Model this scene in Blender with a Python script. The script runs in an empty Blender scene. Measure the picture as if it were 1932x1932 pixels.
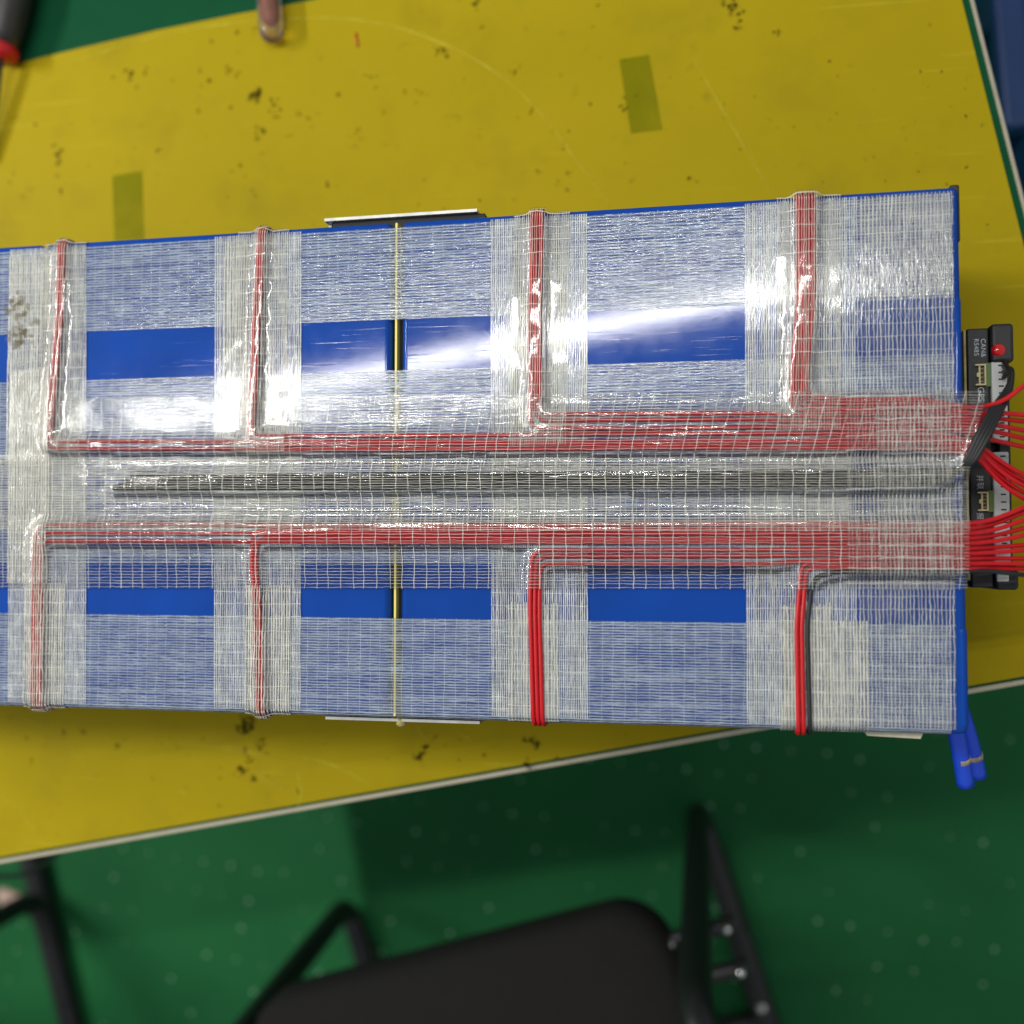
import bpy, bmesh, math, random
import numpy as np
from mathutils import Vector, Matrix

random.seed(7)
rng = np.random.default_rng(11)
scene = bpy.context.scene
COL = scene.collection

# ------------------------------------------------------------------ camera
# pixel coordinates below are in a 1932 x 1932 frame; a pixel gives a direction only, heights come from the scene
PXW, CC = 1932.0, 966.0
def _n(v):
    v = np.array(v, float); return v / np.linalg.norm(v)
_X = -_n([-10226, -87, -1932.0])
_Y = _n([-35, 47000, -1932.0]); _Y = _n(_Y - _X * np.dot(_X, _Y))
_Z = np.cross(_X, _Y)
ROT = np.stack([_X, _Y, _Z])                       # camera axes -> world
TABLE = 0.75                                       # bench height
MATZ = TABLE + 0.0024                              # top of the green mat
SHEET = MATZ + 0.0012                              # top of the yellow sheet
ZT = 0.92                                          # top of the battery pack
CAMZ = ZT + 0.5911
def at(px, py, z):
    r = ROT @ np.array([(px - CC) / PXW, -(py - CC) / PXW, -1.0])
    k = (z - CAMZ) / r[2]
    return np.array([r[0] * k, r[1] * k, z])

cam_d = bpy.data.cameras.new("Camera")
cam_d.sensor_width = 36.0; cam_d.lens = 36.0
cam_d.clip_start = 0.02; cam_d.clip_end = 60
cam = bpy.data.objects.new("Camera", cam_d); COL.objects.link(cam)
cam.matrix_world = Matrix(((*ROT[0], 0), (*ROT[1], 0), (*ROT[2], CAMZ), (0, 0, 0, 1)))
cam_d.dof.use_dof = True
cam_d.dof.focus_distance = 0.605
cam_d.dof.aperture_fstop = 2.9
scene.camera = cam

# ------------------------------------------------------------------ light: two ceiling battens, dim room bounce
w = bpy.data.worlds.new("World"); scene.world = w; w.use_nodes = True
bg = w.node_tree.nodes["Background"]
bg.inputs[0].default_value = (0.93, 0.97, 1.0, 1); bg.inputs[1].default_value = 0.29
LAMPZ = 2.67
def batten(loc, rz, sx, sy, watt, col):
    d = bpy.data.lights.new("ceiling_batten", 'AREA'); d.shape = 'RECTANGLE'
    d.size = sx; d.size_y = sy; d.energy = watt; d.color = col
    o = bpy.data.objects.new("ceiling_batten", d); COL.objects.link(o)
    o.location = loc; o.rotation_euler = (0, 0, rz)
    return o
_k = 1 + (LAMPZ - ZT) / (CAMZ - ZT)                # mirror of the glare streak in the wrap gives the batten's place
_a, _b = at(210, 806, ZT) * _k, at(1540, 530, ZT) * _k
batten(((_a[0] + _b[0]) / 2, (_a[1] + _b[1]) / 2, LAMPZ), math.atan2(_b[1] - _a[1], _b[0] - _a[0]), math.hypot(_b[0] - _a[0], _b[1] - _a[1]), 0.042, 15.5, (1.0, 0.985, 0.94))
batten((-2.55, 0.60, LAMPZ), math.radians(11.8), 0.055, 1.3, 62, (1.0, 0.985, 0.94))
scene.view_settings.view_transform = 'Standard'
scene.view_settings.look = 'None'
scene.view_settings.exposure = 0.42
scene.view_settings.gamma = 1.0
scene.render.engine = 'CYCLES'
scene.cycles.transparent_max_bounces = 40
scene.cycles.max_bounces = 10
scene.cycles.use_denoising = True

# ------------------------------------------------------------------ helpers
def link(name, me, mat=None, parent=None, smooth=False):
    o = bpy.data.objects.new(name, me); COL.objects.link(o)
    if mat is not None and not me.materials: me.materials.append(mat)
    if parent is not None: o.parent = parent
    if smooth:
        me.polygons.foreach_set("use_smooth", [True] * len(me.polygons)); me.update()
    return o
def empty(name, loc=(0, 0, 0), rz=0):
    o = bpy.data.objects.new(name, None); COL.objects.link(o)
    o.location = loc; o.rotation_euler = (0, 0, rz); o.empty_display_size = 0.02
    return o
def tag(o, label=None, cat=None, group=None, kind=None):
    if label: o["label"] = label
    if cat: o["category"] = cat
    if group: o["group"] = group
    if kind: o["kind"] = kind
    return o
def pyd(name, v, f, mat, parent=None, smooth=False):
    me = bpy.data.meshes.new(name); me.from_pydata([tuple(map(float, p)) for p in v], [], f); me.update()
    return link(name, me, mat, parent, smooth)
def rbox(name, lo, hi, bev, mat, parent=None, seg=3, smooth=True):
    bm = bmesh.new(); bmesh.ops.create_cube(bm, size=1)
    lo, hi = np.array(lo, float), np.array(hi, float)
    for v in bm.verts:
        v.co = Vector(lo + (np.array(v.co) + 0.5) * (hi - lo))
    if bev > 0:
        bmesh.ops.bevel(bm, geom=bm.edges[:], offset=bev, segments=seg, profile=0.5, affect='EDGES', clamp_overlap=True)
    me = bpy.data.meshes.new(name); bm.to_mesh(me); bm.free()
    o = link(name, me, mat, parent)
    if smooth and bev > 0:
        me.shade_smooth() if hasattr(me, "shade_smooth") else None
        for p in me.polygons:                              # broad faces stay flat, only the rounded edges are smooth
            if max(abs(c) for c in p.normal) > 0.9995: p.use_smooth = False
    return o
def tube_geo(pts, r, sides=10, cap=True, flat=1.0):
    P = np.array(pts, float); n = len(P)
    T = np.gradient(P, axis=0); T /= np.linalg.norm(T, axis=1)[:, None] + 1e-12
    up = np.array([0, 0, 1.0]) if abs(T[0][2]) < 0.9 else np.array([1.0, 0, 0])
    N = np.cross(T[0], up); N /= np.linalg.norm(N)
    R = r if np.ndim(r) else np.full(n, r)
    V, F = [], []
    for i in range(n):
        N = N - T[i] * np.dot(N, T[i]); N /= np.linalg.norm(N) + 1e-12
        B = np.cross(T[i], N)
        for k in range(sides):
            a = 2 * math.pi * k / sides
            V.append(P[i] + R[i] * (math.cos(a) * N + flat * math.sin(a) * B))
    for i in range(n - 1):
        for k in range(sides):
            k2 = (k + 1) % sides
            F.append((i * sides + k, i * sides + k2, (i + 1) * sides + k2, (i + 1) * sides + k))
    if cap:
        F.append(tuple(range(sides))[::-1]); F.append(tuple((n - 1) * sides + k for k in range(sides)))
    return V, F
def tube(name, pts, r, mat, parent=None, sides=10, cap=True):
    V, F = tube_geo(pts, r, sides, cap)
    o = pyd(name, V, F, mat, parent, True)
    if cap: o.data.polygons[-1].use_smooth = o.data.polygons[-2].use_smooth = False
    return o
def fillet(pts, rad, seg=6):
    P = [np.array(p, float) for p in pts]; out = [P[0]]
    for i in range(1, len(P) - 1):
        a, b, c = P[i - 1], P[i], P[i + 1]
        la, lc = np.linalg.norm(a - b), np.linalg.norm(c - b)
        d = min(rad if np.ndim(rad) == 0 else rad[i], la * 0.48, lc * 0.48)
        s, e = b + (a - b) / la * d, b + (c - b) / lc * d
        for k in range(seg + 1):
            t = k / seg; out.append((1 - t) ** 2 * s + 2 * t * (1 - t) * b + t * t * e)
    out.append(P[-1]); return out
def resample(pts, step):
    P = np.array(pts); d = np.r_[0, np.cumsum(np.linalg.norm(np.diff(P, axis=0), axis=1))]
    keep = np.r_[True, np.diff(d) > 1e-7]; P, d = P[keep], d[keep]
    t = np.linspace(0, d[-1], max(2, int(d[-1] / step) + 1))
    return np.stack([np.interp(t, d, P[:, k]) for k in range(3)], 1)
def vnoise(x, y, cell, seed):
    """smooth value noise on arrays"""
    def h(i, j):
        s = np.sin(i * 127.1 + j * 311.7 + seed * 74.7) * 43758.5453
        return s - np.floor(s)
    X, Y = np.asarray(x) / cell, np.asarray(y) / cell
    i, j = np.floor(X), np.floor(Y); fx, fy = X - i, Y - j
    fx, fy = fx * fx * (3 - 2 * fx), fy * fy * (3 - 2 * fy)
    return ((h(i, j) * (1 - fx) + h(i + 1, j) * fx) * (1 - fy) + (h(i, j + 1) * (1 - fx) + h(i + 1, j + 1) * fx) * fy) * 2 - 1

# ------------------------------------------------------------------ materials
def srgb(r, g, b):
    f = lambda c: (c / 255 / 12.92) if c / 255 <= 0.04045 else ((c / 255 + 0.055) / 1.055) ** 2.4
    return (f(r), f(g), f(b), 1)
def mat_new(name):
    m = bpy.data.materials.new(name); m.use_nodes = True
    nt = m.node_tree; return m, nt, nt.nodes["Principled BSDF"]
def simple(name, col, rough=0.5, metal=0.0, spec=0.5, noise=0.0, nscale=200, bump=0.0, bscale=400, coat=0.0):
    m, nt, p = mat_new(name)
    p.inputs["Base Color"].default_value = col; p.inputs["Roughness"].default_value = rough
    p.inputs["Metallic"].default_value = metal; p.inputs["Specular IOR Level"].default_value = spec
    p.inputs["Coat Weight"].default_value = coat
    N, L = nt.nodes, nt.links
    if noise or bump:
        tc = N.new("ShaderNodeTexCoord")
    if noise:
        t = N.new("ShaderNodeTexNoise"); t.inputs["Scale"].default_value = nscale; t.inputs["Detail"].default_value = 6
        L.new(tc.outputs["Object"], t.inputs["Vector"])
        h = N.new("ShaderNodeHueSaturation"); h.inputs["Color"].default_value = col
        mr = N.new("ShaderNodeMapRange"); mr.inputs[1].default_value = 0.3; mr.inputs[2].default_value = 0.7
        mr.inputs[3].default_value = 1 - noise; mr.inputs[4].default_value = 1 + noise
        L.new(t.outputs[0], mr.inputs[0]); L.new(mr.outputs[0], h.inputs["Value"]); L.new(h.outputs[0], p.inputs["Base Color"])
    if bump:
        t2 = N.new("ShaderNodeTexNoise"); t2.inputs["Scale"].default_value = bscale; t2.inputs["Detail"].default_value = 4
        L.new(tc.outputs["Object"], t2.inputs["Vector"])
        b = N.new("ShaderNodeBump"); b.inputs["Strength"].default_value = bump; b.inputs["Distance"].default_value = 0.001
        L.new(t2.outputs[0], b.inputs["Height"]); L.new(b.outputs[0], p.inputs["Normal"])
    return m

M = {}
M["blue"] = simple("blue_wrap", (0.0006, 0.048, 0.30, 1), 0.5, spec=0.04, noise=0.10, nscale=25, bump=0.03, bscale=45, coat=0.44)
M["blue"].node_tree.nodes["Principled BSDF"].inputs["Coat Roughness"].default_value = 0.085
def scuffs(m, lo, hi):
    """handling marks: gloss of the wrap varies, with fine slanted scratches"""
    nt = m.node_tree; N, L = nt.nodes, nt.links; p = N["Principled BSDF"]
    tc = N.new("ShaderNodeTexCoord"); a = N.new("ShaderNodeTexNoise"); a.inputs["Scale"].default_value = 38; a.inputs["Detail"].default_value = 8; a.inputs["Roughness"].default_value = 0.7
    L.new(tc.outputs["Object"], a.inputs["Vector"])
    mr = N.new("ShaderNodeMapRange"); mr.inputs[1].default_value = 0.35; mr.inputs[2].default_value = 0.68; mr.inputs[3].default_value = lo; mr.inputs[4].default_value = hi
    L.new(a.outputs[0], mr.inputs[0]); L.new(mr.outputs[0], p.inputs["Coat Roughness"])
    mp = N.new("ShaderNodeMapping"); mp.inputs["Rotation"].default_value = (0, 0, 1.05); mp.inputs["Scale"].default_value = (14, 700, 14)
    L.new(tc.outputs["Object"], mp.inputs[0])
    b = N.new("ShaderNodeTexNoise"); b.inputs["Scale"].default_value = 1; b.inputs["Detail"].default_value = 3; L.new(mp.outputs[0], b.inputs["Vector"])
    m2 = N.new("ShaderNodeMapRange"); m2.inputs[1].default_value = 0.62; m2.inputs[2].default_value = 0.74; L.new(b.outputs[0], m2.inputs[0])
    bp = N.new("ShaderNodeBump"); bp.inputs["Strength"].default_value = 0.05; bp.inputs["Distance"].default_value = 0.0002
    L.new(m2.outputs[0], bp.inputs["Height"]); L.new(bp.outputs[0], p.inputs["Coat Normal"])
scuffs(M["blue"], 0.055, 0.10)
M["blue_dark"] = simple("blue_wrap_edge", (0.003, 0.05, 0.30, 1), 0.3)
M["black_plastic"] = simple("black_plastic", (0.018, 0.018, 0.019, 1), 0.45, noise=0.15, bump=0.25, bscale=1500)
M["black_rubber"] = simple("black_wire", (0.010, 0.010, 0.011, 1), 0.5)
M["fr4"] = simple("fr4_board", srgb(232, 214, 110), 0.4)
M["black_gap"] = simple("black_foam", (0.012, 0.012, 0.010, 1), 0.7)
M["red"] = simple("red_wire", srgb(192, 4, 20), 0.34, noise=0.06, nscale=300)
M["metal"] = simple("brushed_metal", (0.45, 0.45, 0.43, 1), 0.45, metal=0.8, noise=0.15, nscale=120)
M["beige"] = simple("beige_card", srgb(196, 190, 165), 0.55, noise=0.1)
M["white_plastic"] = simple("white_nylon", srgb(205, 206, 200), 0.4, noise=0.05)
M["cream"] = simple("cream_plastic", srgb(214, 200, 150), 0.45)
M["pcbgreen"] = simple("pcb_green", srgb(96, 122, 66), 0.35)
M["brass"] = simple("brass_strip", srgb(160, 146, 88), 0.5, noise=0.3, nscale=250)
M["led"] = simple("red_led", srgb(205, 10, 18), 0.15, coat=0.5)
M["print"] = simple("white_print", srgb(190, 195, 200), 0.6)
M["hole"] = simple("dark_hole", (0.02, 0.02, 0.02, 1), 0.7)
M["laminate"] = simple("laminate_edge", srgb(189, 180, 156), 0.5, noise=0.08, nscale=60)
M["mat"] = simple("green_mat", srgb(15, 72, 44), 0.6, spec=0.05, noise=0.06, nscale=30, bump=0.1)
M["black_tube"] = simple("black_steel_tube", (0.008, 0.008, 0.009, 1), 0.4)
M["fabric"] = simple("black_fabric", (0.014, 0.0133, 0.0125, 1), 0.95, spec=0.2, noise=0.25, nscale=500, bump=0.5, bscale=900)
M["chrome"] = simple("bolt_steel", (0.7, 0.7, 0.68, 1), 0.25, metal=1.0)
M["crate"] = simple("blue_crate", (0.008, 0.045, 0.17, 1), 0.4, noise=0.12, nscale=15)
M["handle"] = simple("black_grip", (0.03, 0.028, 0.025, 1), 0.45, noise=0.2, nscale=80)
M["redplastic"] = simple("red_plastic", srgb(190, 22, 30), 0.35)
M["bluecable"] = simple("blue_cable", srgb(22, 70, 205), 0.4, noise=0.05)
M["darksteel"] = simple("dark_steel", (0.05, 0.05, 0.05, 1), 0.5)
M["cable_tape"] = simple("cable_tape", srgb(165, 150, 130), 0.35, noise=0.4, nscale=400)

def mat_sheet():
    m, nt, p = mat_new("yellow_sheet"); N, L = nt.nodes, nt.links
    tc = N.new("ShaderNodeTexCoord")
    n1 = N.new("ShaderNodeTexNoise"); n1.inputs["Scale"].default_value = 7; n1.inputs["Detail"].default_value = 5
    L.new(tc.outputs["Object"], n1.inputs["Vector"])
    r1 = N.new("ShaderNodeValToRGB")
    r1.color_ramp.elements[0].position = 0.3; r1.color_ramp.elements[0].color = srgb(156, 138, 15)
    r1.color_ramp.elements[1].position = 0.7; r1.color_ramp.elements[1].color = srgb(165, 145, 18)
    L.new(n1.outputs[0], r1.inputs[0])
    n2 = N.new("ShaderNodeTexNoise"); n2.inputs["Scale"].default_value = 55; n2.inputs["Detail"].default_value = 7; n2.inputs["Roughness"].default_value = 0.65
    L.new(tc.outputs["Object"], n2.inputs["Vector"])
    mr = N.new("ShaderNodeMapRange"); mr.inputs[1].default_value = 0.63; mr.inputs[2].default_value = 0.80; mr.inputs[3].default_value = 0.0; mr.inputs[4].default_value = 0.45
    L.new(n2.outputs[0], mr.inputs[0])
    mx = N.new("ShaderNodeMix"); mx.data_type = 'RGBA'
    L.new(mr.outputs[0], mx.inputs[0]); L.new(r1.outputs[0], mx.inputs[6]); mx.inputs[7].default_value = srgb(90, 80, 18)
    mps = N.new("ShaderNodeMapping"); mps.inputs["Rotation"].default_value = (0, 0, 0.6); mps.inputs["Scale"].default_value = (9, 260, 9)
    L.new(tc.outputs["Object"], mps.inputs[0])
    n4 = N.new("ShaderNodeTexNoise"); n4.inputs["Scale"].default_value = 1; n4.inputs["Detail"].default_value = 4; L.new(mps.outputs[0], n4.inputs["Vector"])
    ms = N.new("ShaderNodeMapRange"); ms.inputs[1].default_value = 0.66; ms.inputs[2].default_value = 0.76; ms.inputs[3].default_value = 0; ms.inputs[4].default_value = 0.5
    L.new(n4.outputs[0], ms.inputs[0])
    mx2 = N.new("ShaderNodeMix"); mx2.data_type = 'RGBA'
    L.new(ms.outputs[0], mx2.inputs[0]); L.new(mx.outputs[2], mx2.inputs[6]); mx2.inputs[7].default_value = srgb(184, 169, 47)
    n5 = N.new("ShaderNodeTexNoise"); n5.inputs["Scale"].default_value = 16; n5.inputs["Detail"].default_value = 6; n5.inputs["Roughness"].default_value = 0.6; L.new(tc.outputs["Object"], n5.inputs["Vector"])
    m5 = N.new("ShaderNodeMapRange"); m5.inputs[1].default_value = 0.52; m5.inputs[2].default_value = 0.75; m5.inputs[3].default_value = 0; m5.inputs[4].default_value = 0.35
    L.new(n5.outputs[0], m5.inputs[0])
    mx3 = N.new("ShaderNodeMix"); mx3.data_type = 'RGBA'
    L.new(m5.outputs[0], mx3.inputs[0]); L.new(mx2.outputs[2], mx3.inputs[6]); mx3.inputs[7].default_value = srgb(126, 113, 25)
    L.new(mx3.outputs[2], p.inputs["Base Color"])
    p.inputs["Roughness"].default_value = 0.55; p.inputs["Specular IOR Level"].default_value = 0.06
    n3 = N.new("ShaderNodeTexNoise"); n3.inputs["Scale"].default_value = 22; n3.inputs["Detail"].default_value = 3
    L.new(tc.outputs["Object"], n3.inputs["Vector"])
    b = N.new("ShaderNodeBump"); b.inputs["Strength"].default_value = 0.25; b.inputs["Distance"].default_value = 0.002
    L.new(n3.outputs[0], b.inputs["Height"]); L.new(b.outputs[0], p.inputs["Normal"])
    return m
M["sheet"] = mat_sheet()

def mat_mixalpha(name, col, a0, a1, rough=0.6, nscale=120):
    """pigment thinned out by noise: dirt, scuffs, clear coloured tape"""
    m, nt, p = mat_new(name); N, L = nt.nodes, nt.links
    p.inputs["Base Color"].default_value = col; p.inputs["Roughness"].default_value = rough; p.inputs["Specular IOR Level"].default_value = 0.05
    tc = N.new("ShaderNodeTexCoord"); t = N.new("ShaderNodeTexNoise"); t.inputs["Scale"].default_value = nscale; t.inputs["Detail"].default_value = 5
    L.new(tc.outputs["Object"], t.inputs["Vector"])
    mr = N.new("ShaderNodeMapRange"); mr.inputs[1].default_value = 0.35; mr.inputs[2].default_value = 0.65; mr.inputs[3].default_value = a0; mr.inputs[4].default_value = a1
    L.new(t.outputs[0], mr.inputs[0]); L.new(mr.outputs[0], p.inputs["Alpha"])
    return m
M["dirt"] = mat_mixalpha("dirt", srgb(56, 48, 16), 0.05, 0.72, 0.8, 220)
M["scuff"] = mat_mixalpha("fold_whitening", srgb(204, 192, 61), 0.25, 0.7, 0.4, 60)
M["greentape"] = mat_mixalpha("green_tint_tape", srgb(126, 132, 6), 0.20, 0.32, 0.35, 30)

def mat_floor():
    m, nt, p = mat_new("green_floor"); N, L = nt.nodes, nt.links
    tc = N.new("ShaderNodeTexCoord")
    n1 = N.new("ShaderNodeTexNoise"); n1.inputs["Scale"].default_value = 5; n1.inputs["Detail"].default_value = 8
    L.new(tc.outputs["Object"], n1.inputs["Vector"])
    r = N.new("ShaderNodeValToRGB")
    r.color_ramp.elements[0].position = 0.3; r.color_ramp.elements[0].color = srgb(25, 88, 49)
    r.color_ramp.elements[1].position = 0.72; r.color_ramp.elements[1].color = srgb(31, 99, 54)
    L.new(n1.outputs[0], r.inputs[0]); L.new(r.outputs[0], p.inputs["Base Color"])
    p.inputs["Roughness"].default_value = 0.6; p.inputs["Specular IOR Level"].default_value = 0.12
    return m
M["floor"] = mat_floor()
M["stud"] = simple("floor_stud", srgb(160, 200, 172), 0.25)

def mat_film(name, h0, h1, bmp=0.35, rgh=0.10):
    m = bpy.data.materials.new(name); m.use_nodes = True
    nt = m.node_tree; N, L = nt.nodes, nt.links
    N.remove(N["Principled BSDF"]); out = N["Material Output"]
    tr = N.new("ShaderNodeBsdfTransparent"); tr.inputs[0].default_value = (0.985, 0.985, 0.975, 1)
    d1 = N.new("ShaderNodeBsdfDiffuse"); d1.inputs[0].default_value = (0.92, 0.94, 0.90, 1)
    d2 = N.new("ShaderNodeBsdfTranslucent"); d2.inputs[0].default_value = (0.92, 0.94, 0.90, 1)
    df = N.new("ShaderNodeMixShader"); L.new(d1.outputs[0], df.inputs[1]); L.new(d2.outputs[0], df.inputs[2])
    gl = N.new("ShaderNodeBsdfGlossy"); gl.inputs["Roughness"].default_value = rgh
    fr = N.new("ShaderNodeFresnel"); fr.inputs["IOR"].default_value = 1.47
    tc = N.new("ShaderNodeTexCoord")
    uv = N.new("ShaderNodeUVMap"); uv.uv_map = "tape"
    mp = N.new("ShaderNodeMapping"); mp.inputs["Scale"].default_value = (120, 900, 1)
    L.new(uv.outputs[0], mp.inputs[0])
    nb = N.new("ShaderNodeTexNoise"); nb.inputs["Scale"].default_value = 1.0; nb.inputs["Detail"].default_value = 2
    L.new(mp.outputs[0], nb.inputs["Vector"])
    bp = N.new("ShaderNodeBump"); bp.inputs["Strength"].default_value = bmp; bp.inputs["Distance"].default_value = 0.0004
    L.new(nb.outputs[0], bp.inputs["Height"])
    L.new(bp.outputs[0], gl.inputs["Normal"]); L.new(bp.outputs[0], fr.inputs["Normal"])
    hz = N.new("ShaderNodeTexNoise"); hz.inputs["Scale"].default_value = 60; hz.inputs["Detail"].default_value = 4
    L.new(tc.outputs["Object"], hz.inputs["Vector"])
    mr = N.new("ShaderNodeMapRange"); mr.inputs[1].default_value = 0.35; mr.inputs[2].default_value = 0.7; mr.inputs[3].default_value = h0; mr.inputs[4].default_value = h1
    L.new(hz.outputs[0], mr.inputs[0])
    m1 = N.new("ShaderNodeMixShader"); L.new(mr.outputs[0], m1.inputs[0]); L.new(tr.outputs[0], m1.inputs[1]); L.new(df.outputs[0], m1.inputs[2])
    m2 = N.new("ShaderNodeMixShader"); L.new(fr.outputs[0], m2.inputs[0]); L.new(m1.outputs[0], m2.inputs[1]); L.new(gl.outputs[0], m2.inputs[2])
    L.new(m2.outputs[0], out.inputs[0])
    return m
M["film"] = mat_film("clear_tape_film", 0.06, 0.17)
M["film_blue"] = mat_film("clear_tape_film_wetted", 0.03, 0.16)
M["film_mid"] = mat_film("clear_tape_film_milky", 0.0, 0.04, 0.16, 0.06)
M["film_new"] = mat_film("clear_tape_film_taut", 0.0, 0.015, 0.16, 0.06)
def mat_thread(name, col, a0, a1):
    """glass yarn, clearer where the adhesive has wetted it"""
    m, nt, p = mat_new(name); N, L = nt.nodes, nt.links
    p.inputs["Base Color"].default_value = col; p.inputs["Roughness"].default_value = 0.35
    tr = N.new("ShaderNodeBsdfTransparent"); tc = N.new("ShaderNodeTexCoord")
    t = N.new("ShaderNodeTexNoise"); t.inputs["Scale"].default_value = 90; t.inputs["Detail"].default_value = 7; t.inputs["Roughness"].default_value = 0.75
    L.new(tc.outputs["Object"], t.inputs["Vector"])
    mr = N.new("ShaderNodeMapRange"); mr.inputs[1].default_value = 0.32; mr.inputs[2].default_value = 0.68; mr.inputs[3].default_value = a0; mr.inputs[4].default_value = a1
    L.new(t.outputs[0], mr.inputs[0])
    b = N.new("ShaderNodeMixShader"); L.new(mr.outputs[0], b.inputs[0])
    L.new(tr.outputs[0], b.inputs[1]); L.new(p.outputs[0], b.inputs[2])
    L.new(b.outputs[0], N["Material Output"].inputs[0])
    return m
M["thread"] = mat_thread("glass_thread", (0.95, 0.97, 0.94, 1), 0.48, 0.88)
M["thread_thin"] = mat_thread("glass_thread_thin", (0.95, 0.95, 0.91, 1), 0.34, 0.78)
M["thread_base"] = mat_thread("glass_thread_flat", (0.74, 0.87, 1.0, 1), 0.24, 0.54)
M["thread_cream"] = mat_thread("glass_thread_aged", (0.95, 0.93, 0.83, 1), 0.48, 0.88)

def mat_clear(name, col, rough, tr):
    m, nt, p = mat_new(name)
    p.inputs["Base Color"].default_value = col; p.inputs["Roughness"].default_value = rough
    p.inputs["Transmission Weight"].default_value = tr; p.inputs["IOR"].default_value = 1.45
    return m
M["clear"] = mat_clear("clear_pink_plastic", (0.97, 0.84, 0.78, 1), 0.06, 0.95)
M["orange"] = mat_clear("orange_liquid", (0.42, 0.12, 0.05, 1), 0.2, 0.4)

# ------------------------------------------------------------------ floor and bench
fl = pyd("floor", [(-6, -6, 0), (6, -6, 0), (6, 6, 0), (-6, 6, 0)], [(0, 1, 2, 3)], M["floor"])
tag(fl, kind="structure", label="green floor covering under the bench and chairs")
U = _n([0.7517, 0.1572]); Vv = np.array([-U[1], U[0]])
CORNER = np.array([0.289, -0.0743])
def tb(u, v): return CORNER + U * u + Vv * v
# raised studs of the floor covering, a slightly uneven grid
V, F = [], []
for i in range(-34, 24):
    for j in range(-16, 8):
        if random.random() < 0.45: continue
        c = np.array([i * 0.046 + j * 0.012 + random.gauss(0, .002), -0.55 + j * 0.046 - i * 0.004 + random.gauss(0, .002)])
        r = random.uniform(0.0014, 0.0030); b = len(V)
        V.append((c[0], c[1], 0.0022))
        for k in range(8):
            a = k * math.pi / 4; V.append((c[0] + r * .6 * math.cos(a), c[1] + r * .6 * math.sin(a), 0.0017))
        for k in range(8):
            a = k * math.pi / 4; V.append((c[0] + r * math.cos(a), c[1] + r * math.sin(a), -0.0005))
        for k in range(8):
            k2 = (k + 1) % 8
            F.append((b, b + 1 + k, b + 1 + k2)); F.append((b + 1 + k, b + 9 + k, b + 9 + k2, b + 1 + k2))
tag(pyd("stud", V, F, M["stud"], fl, True), kind="stuff")

def slab(name, u0, u1, v0, v1, z0, z1, mat, parent=None, bev=0.0):
    o = rbox(name, (u0, v0, z0), (u1, v1, z1), bev, mat, parent, 2)
    o.matrix_world = Matrix(((U[0], Vv[0], 0, CORNER[0]), (U[1], Vv[1], 0, CORNER[1]), (0, 0, 1, 0), (0, 0, 0, 1)))
    return o
BL, BW = 1.36, 0.80
bench = empty("workbench", (*CORNER, 0))
tag(bench, "workbench with pale laminate rim running around the green mat", "workbench")
def bpart(name, u0, u1, v0, v1, z0, z1, mat, bev):
    o = slab(name, u0, u1, v0, v1, z0, z1, mat, None, bev)
    mw = o.matrix_world.copy(); o.parent = bench; o.matrix_world = mw
    o.matrix_parent_inverse = Matrix.Translation((-CORNER[0], -CORNER[1], 0))
    return o
bpart("table_top", -BL, 0, 0, BW, TABLE - 0.025, TABLE, M["laminate"], 0.0015)
for u0 in (-BL + 0.05, -0.09):
    for v0 in (0.30, BW - 0.09):
        bpart("leg", u0, u0 + 0.04, v0, v0 + 0.04, 0.0, TABLE - 0.0255, M["darksteel"], 0.002)
bpart("leg_brace", -BL + 0.092, -0.092, BW - 0.085, BW - 0.055, 0.25, 0.28, M["darksteel"], 0.002)
mat_o = slab("work_mat", -BL + 0.004, -0.0040, 0.0040, BW - 0.004, TABLE - 0.0002, MATZ, M["mat"], None, 0.0006)
tag(mat_o, "dark green rubber work mat lying on the bench under the yellow sheet", "mat")

# yellow sheet: front and right edges just inside the mat, back edge cut off at a slant
q_back = [at(-80, 158, SHEET), at(0, 128, SHEET), at(120, 98, SHEET), at(300, 56, SHEET), at(460, 24, SHEET), at(590, 0, SHEET), at(760, -40, SHEET), at(1100, -140, SHEET)]
poly = [np.array([*tb(-BL + 0.012, 0.0062)]), np.array([*tb(-0.0095, 0.0062)]), np.array([*tb(-0.0095, 0.62)])]
back = [p[:2] for p in q_back][::-1] + [tb(-BL + 0.012, 0.335)]
ring = poly + back
V = [(p[0], p[1], MATZ - 0.0002) for p in ring] + [(p[0], p[1], SHEET) for p in ring]
n = len(ring)
F = [tuple(range(n, 2 * n)), tuple(range(n))[::-1]] + [(i, (i + 1) % n, n + (i + 1) % n, n + i) for i in range(n)]
sheet = pyd("yellow_sheet", V, F, M["sheet"])
tag(sheet, "large stained yellow plastic sheet covering the green bench mat", "sheet")

# dirt on the sheet, each cluster where the photograph shows one
blobs = []
def addb(lst, k, ox, oy):
    for x, y, s in lst: blobs.append((x * k + ox, y * k + oy, s * k))
addb([(640,440,12),(730,420,25),(740,450,15),(830,400,18),(890,400,10),(770,500,12),(975,455,8),(1185,460,14),(1145,490,8),(1340,180,18),(1440,165,18),(1200,240,14),(1345,300,8),(1290,405,22),(1345,415,14),(1130,405,16),(1460,540,40),(1540,590,32),(1560,660,14),(1460,750,32),(1420,550,14),(1690,645,14),(1750,668,12),(1805,640,10),(1120,625,12),(1310,605,14),(1635,770,12),(1905,540,14),(805,712,8),(885,855,12),(195,710,12),(310,820,16),(335,870,28),(320,930,22),(325,995,12),(345,1080,16),(130,1110,14),(500,940,8),(1360,940,14),(1310,965,8),(1385,1000,10),(1440,1095,18),(1860,1050,16),(55,1030,8)], 1/3, 0, 0)
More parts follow.
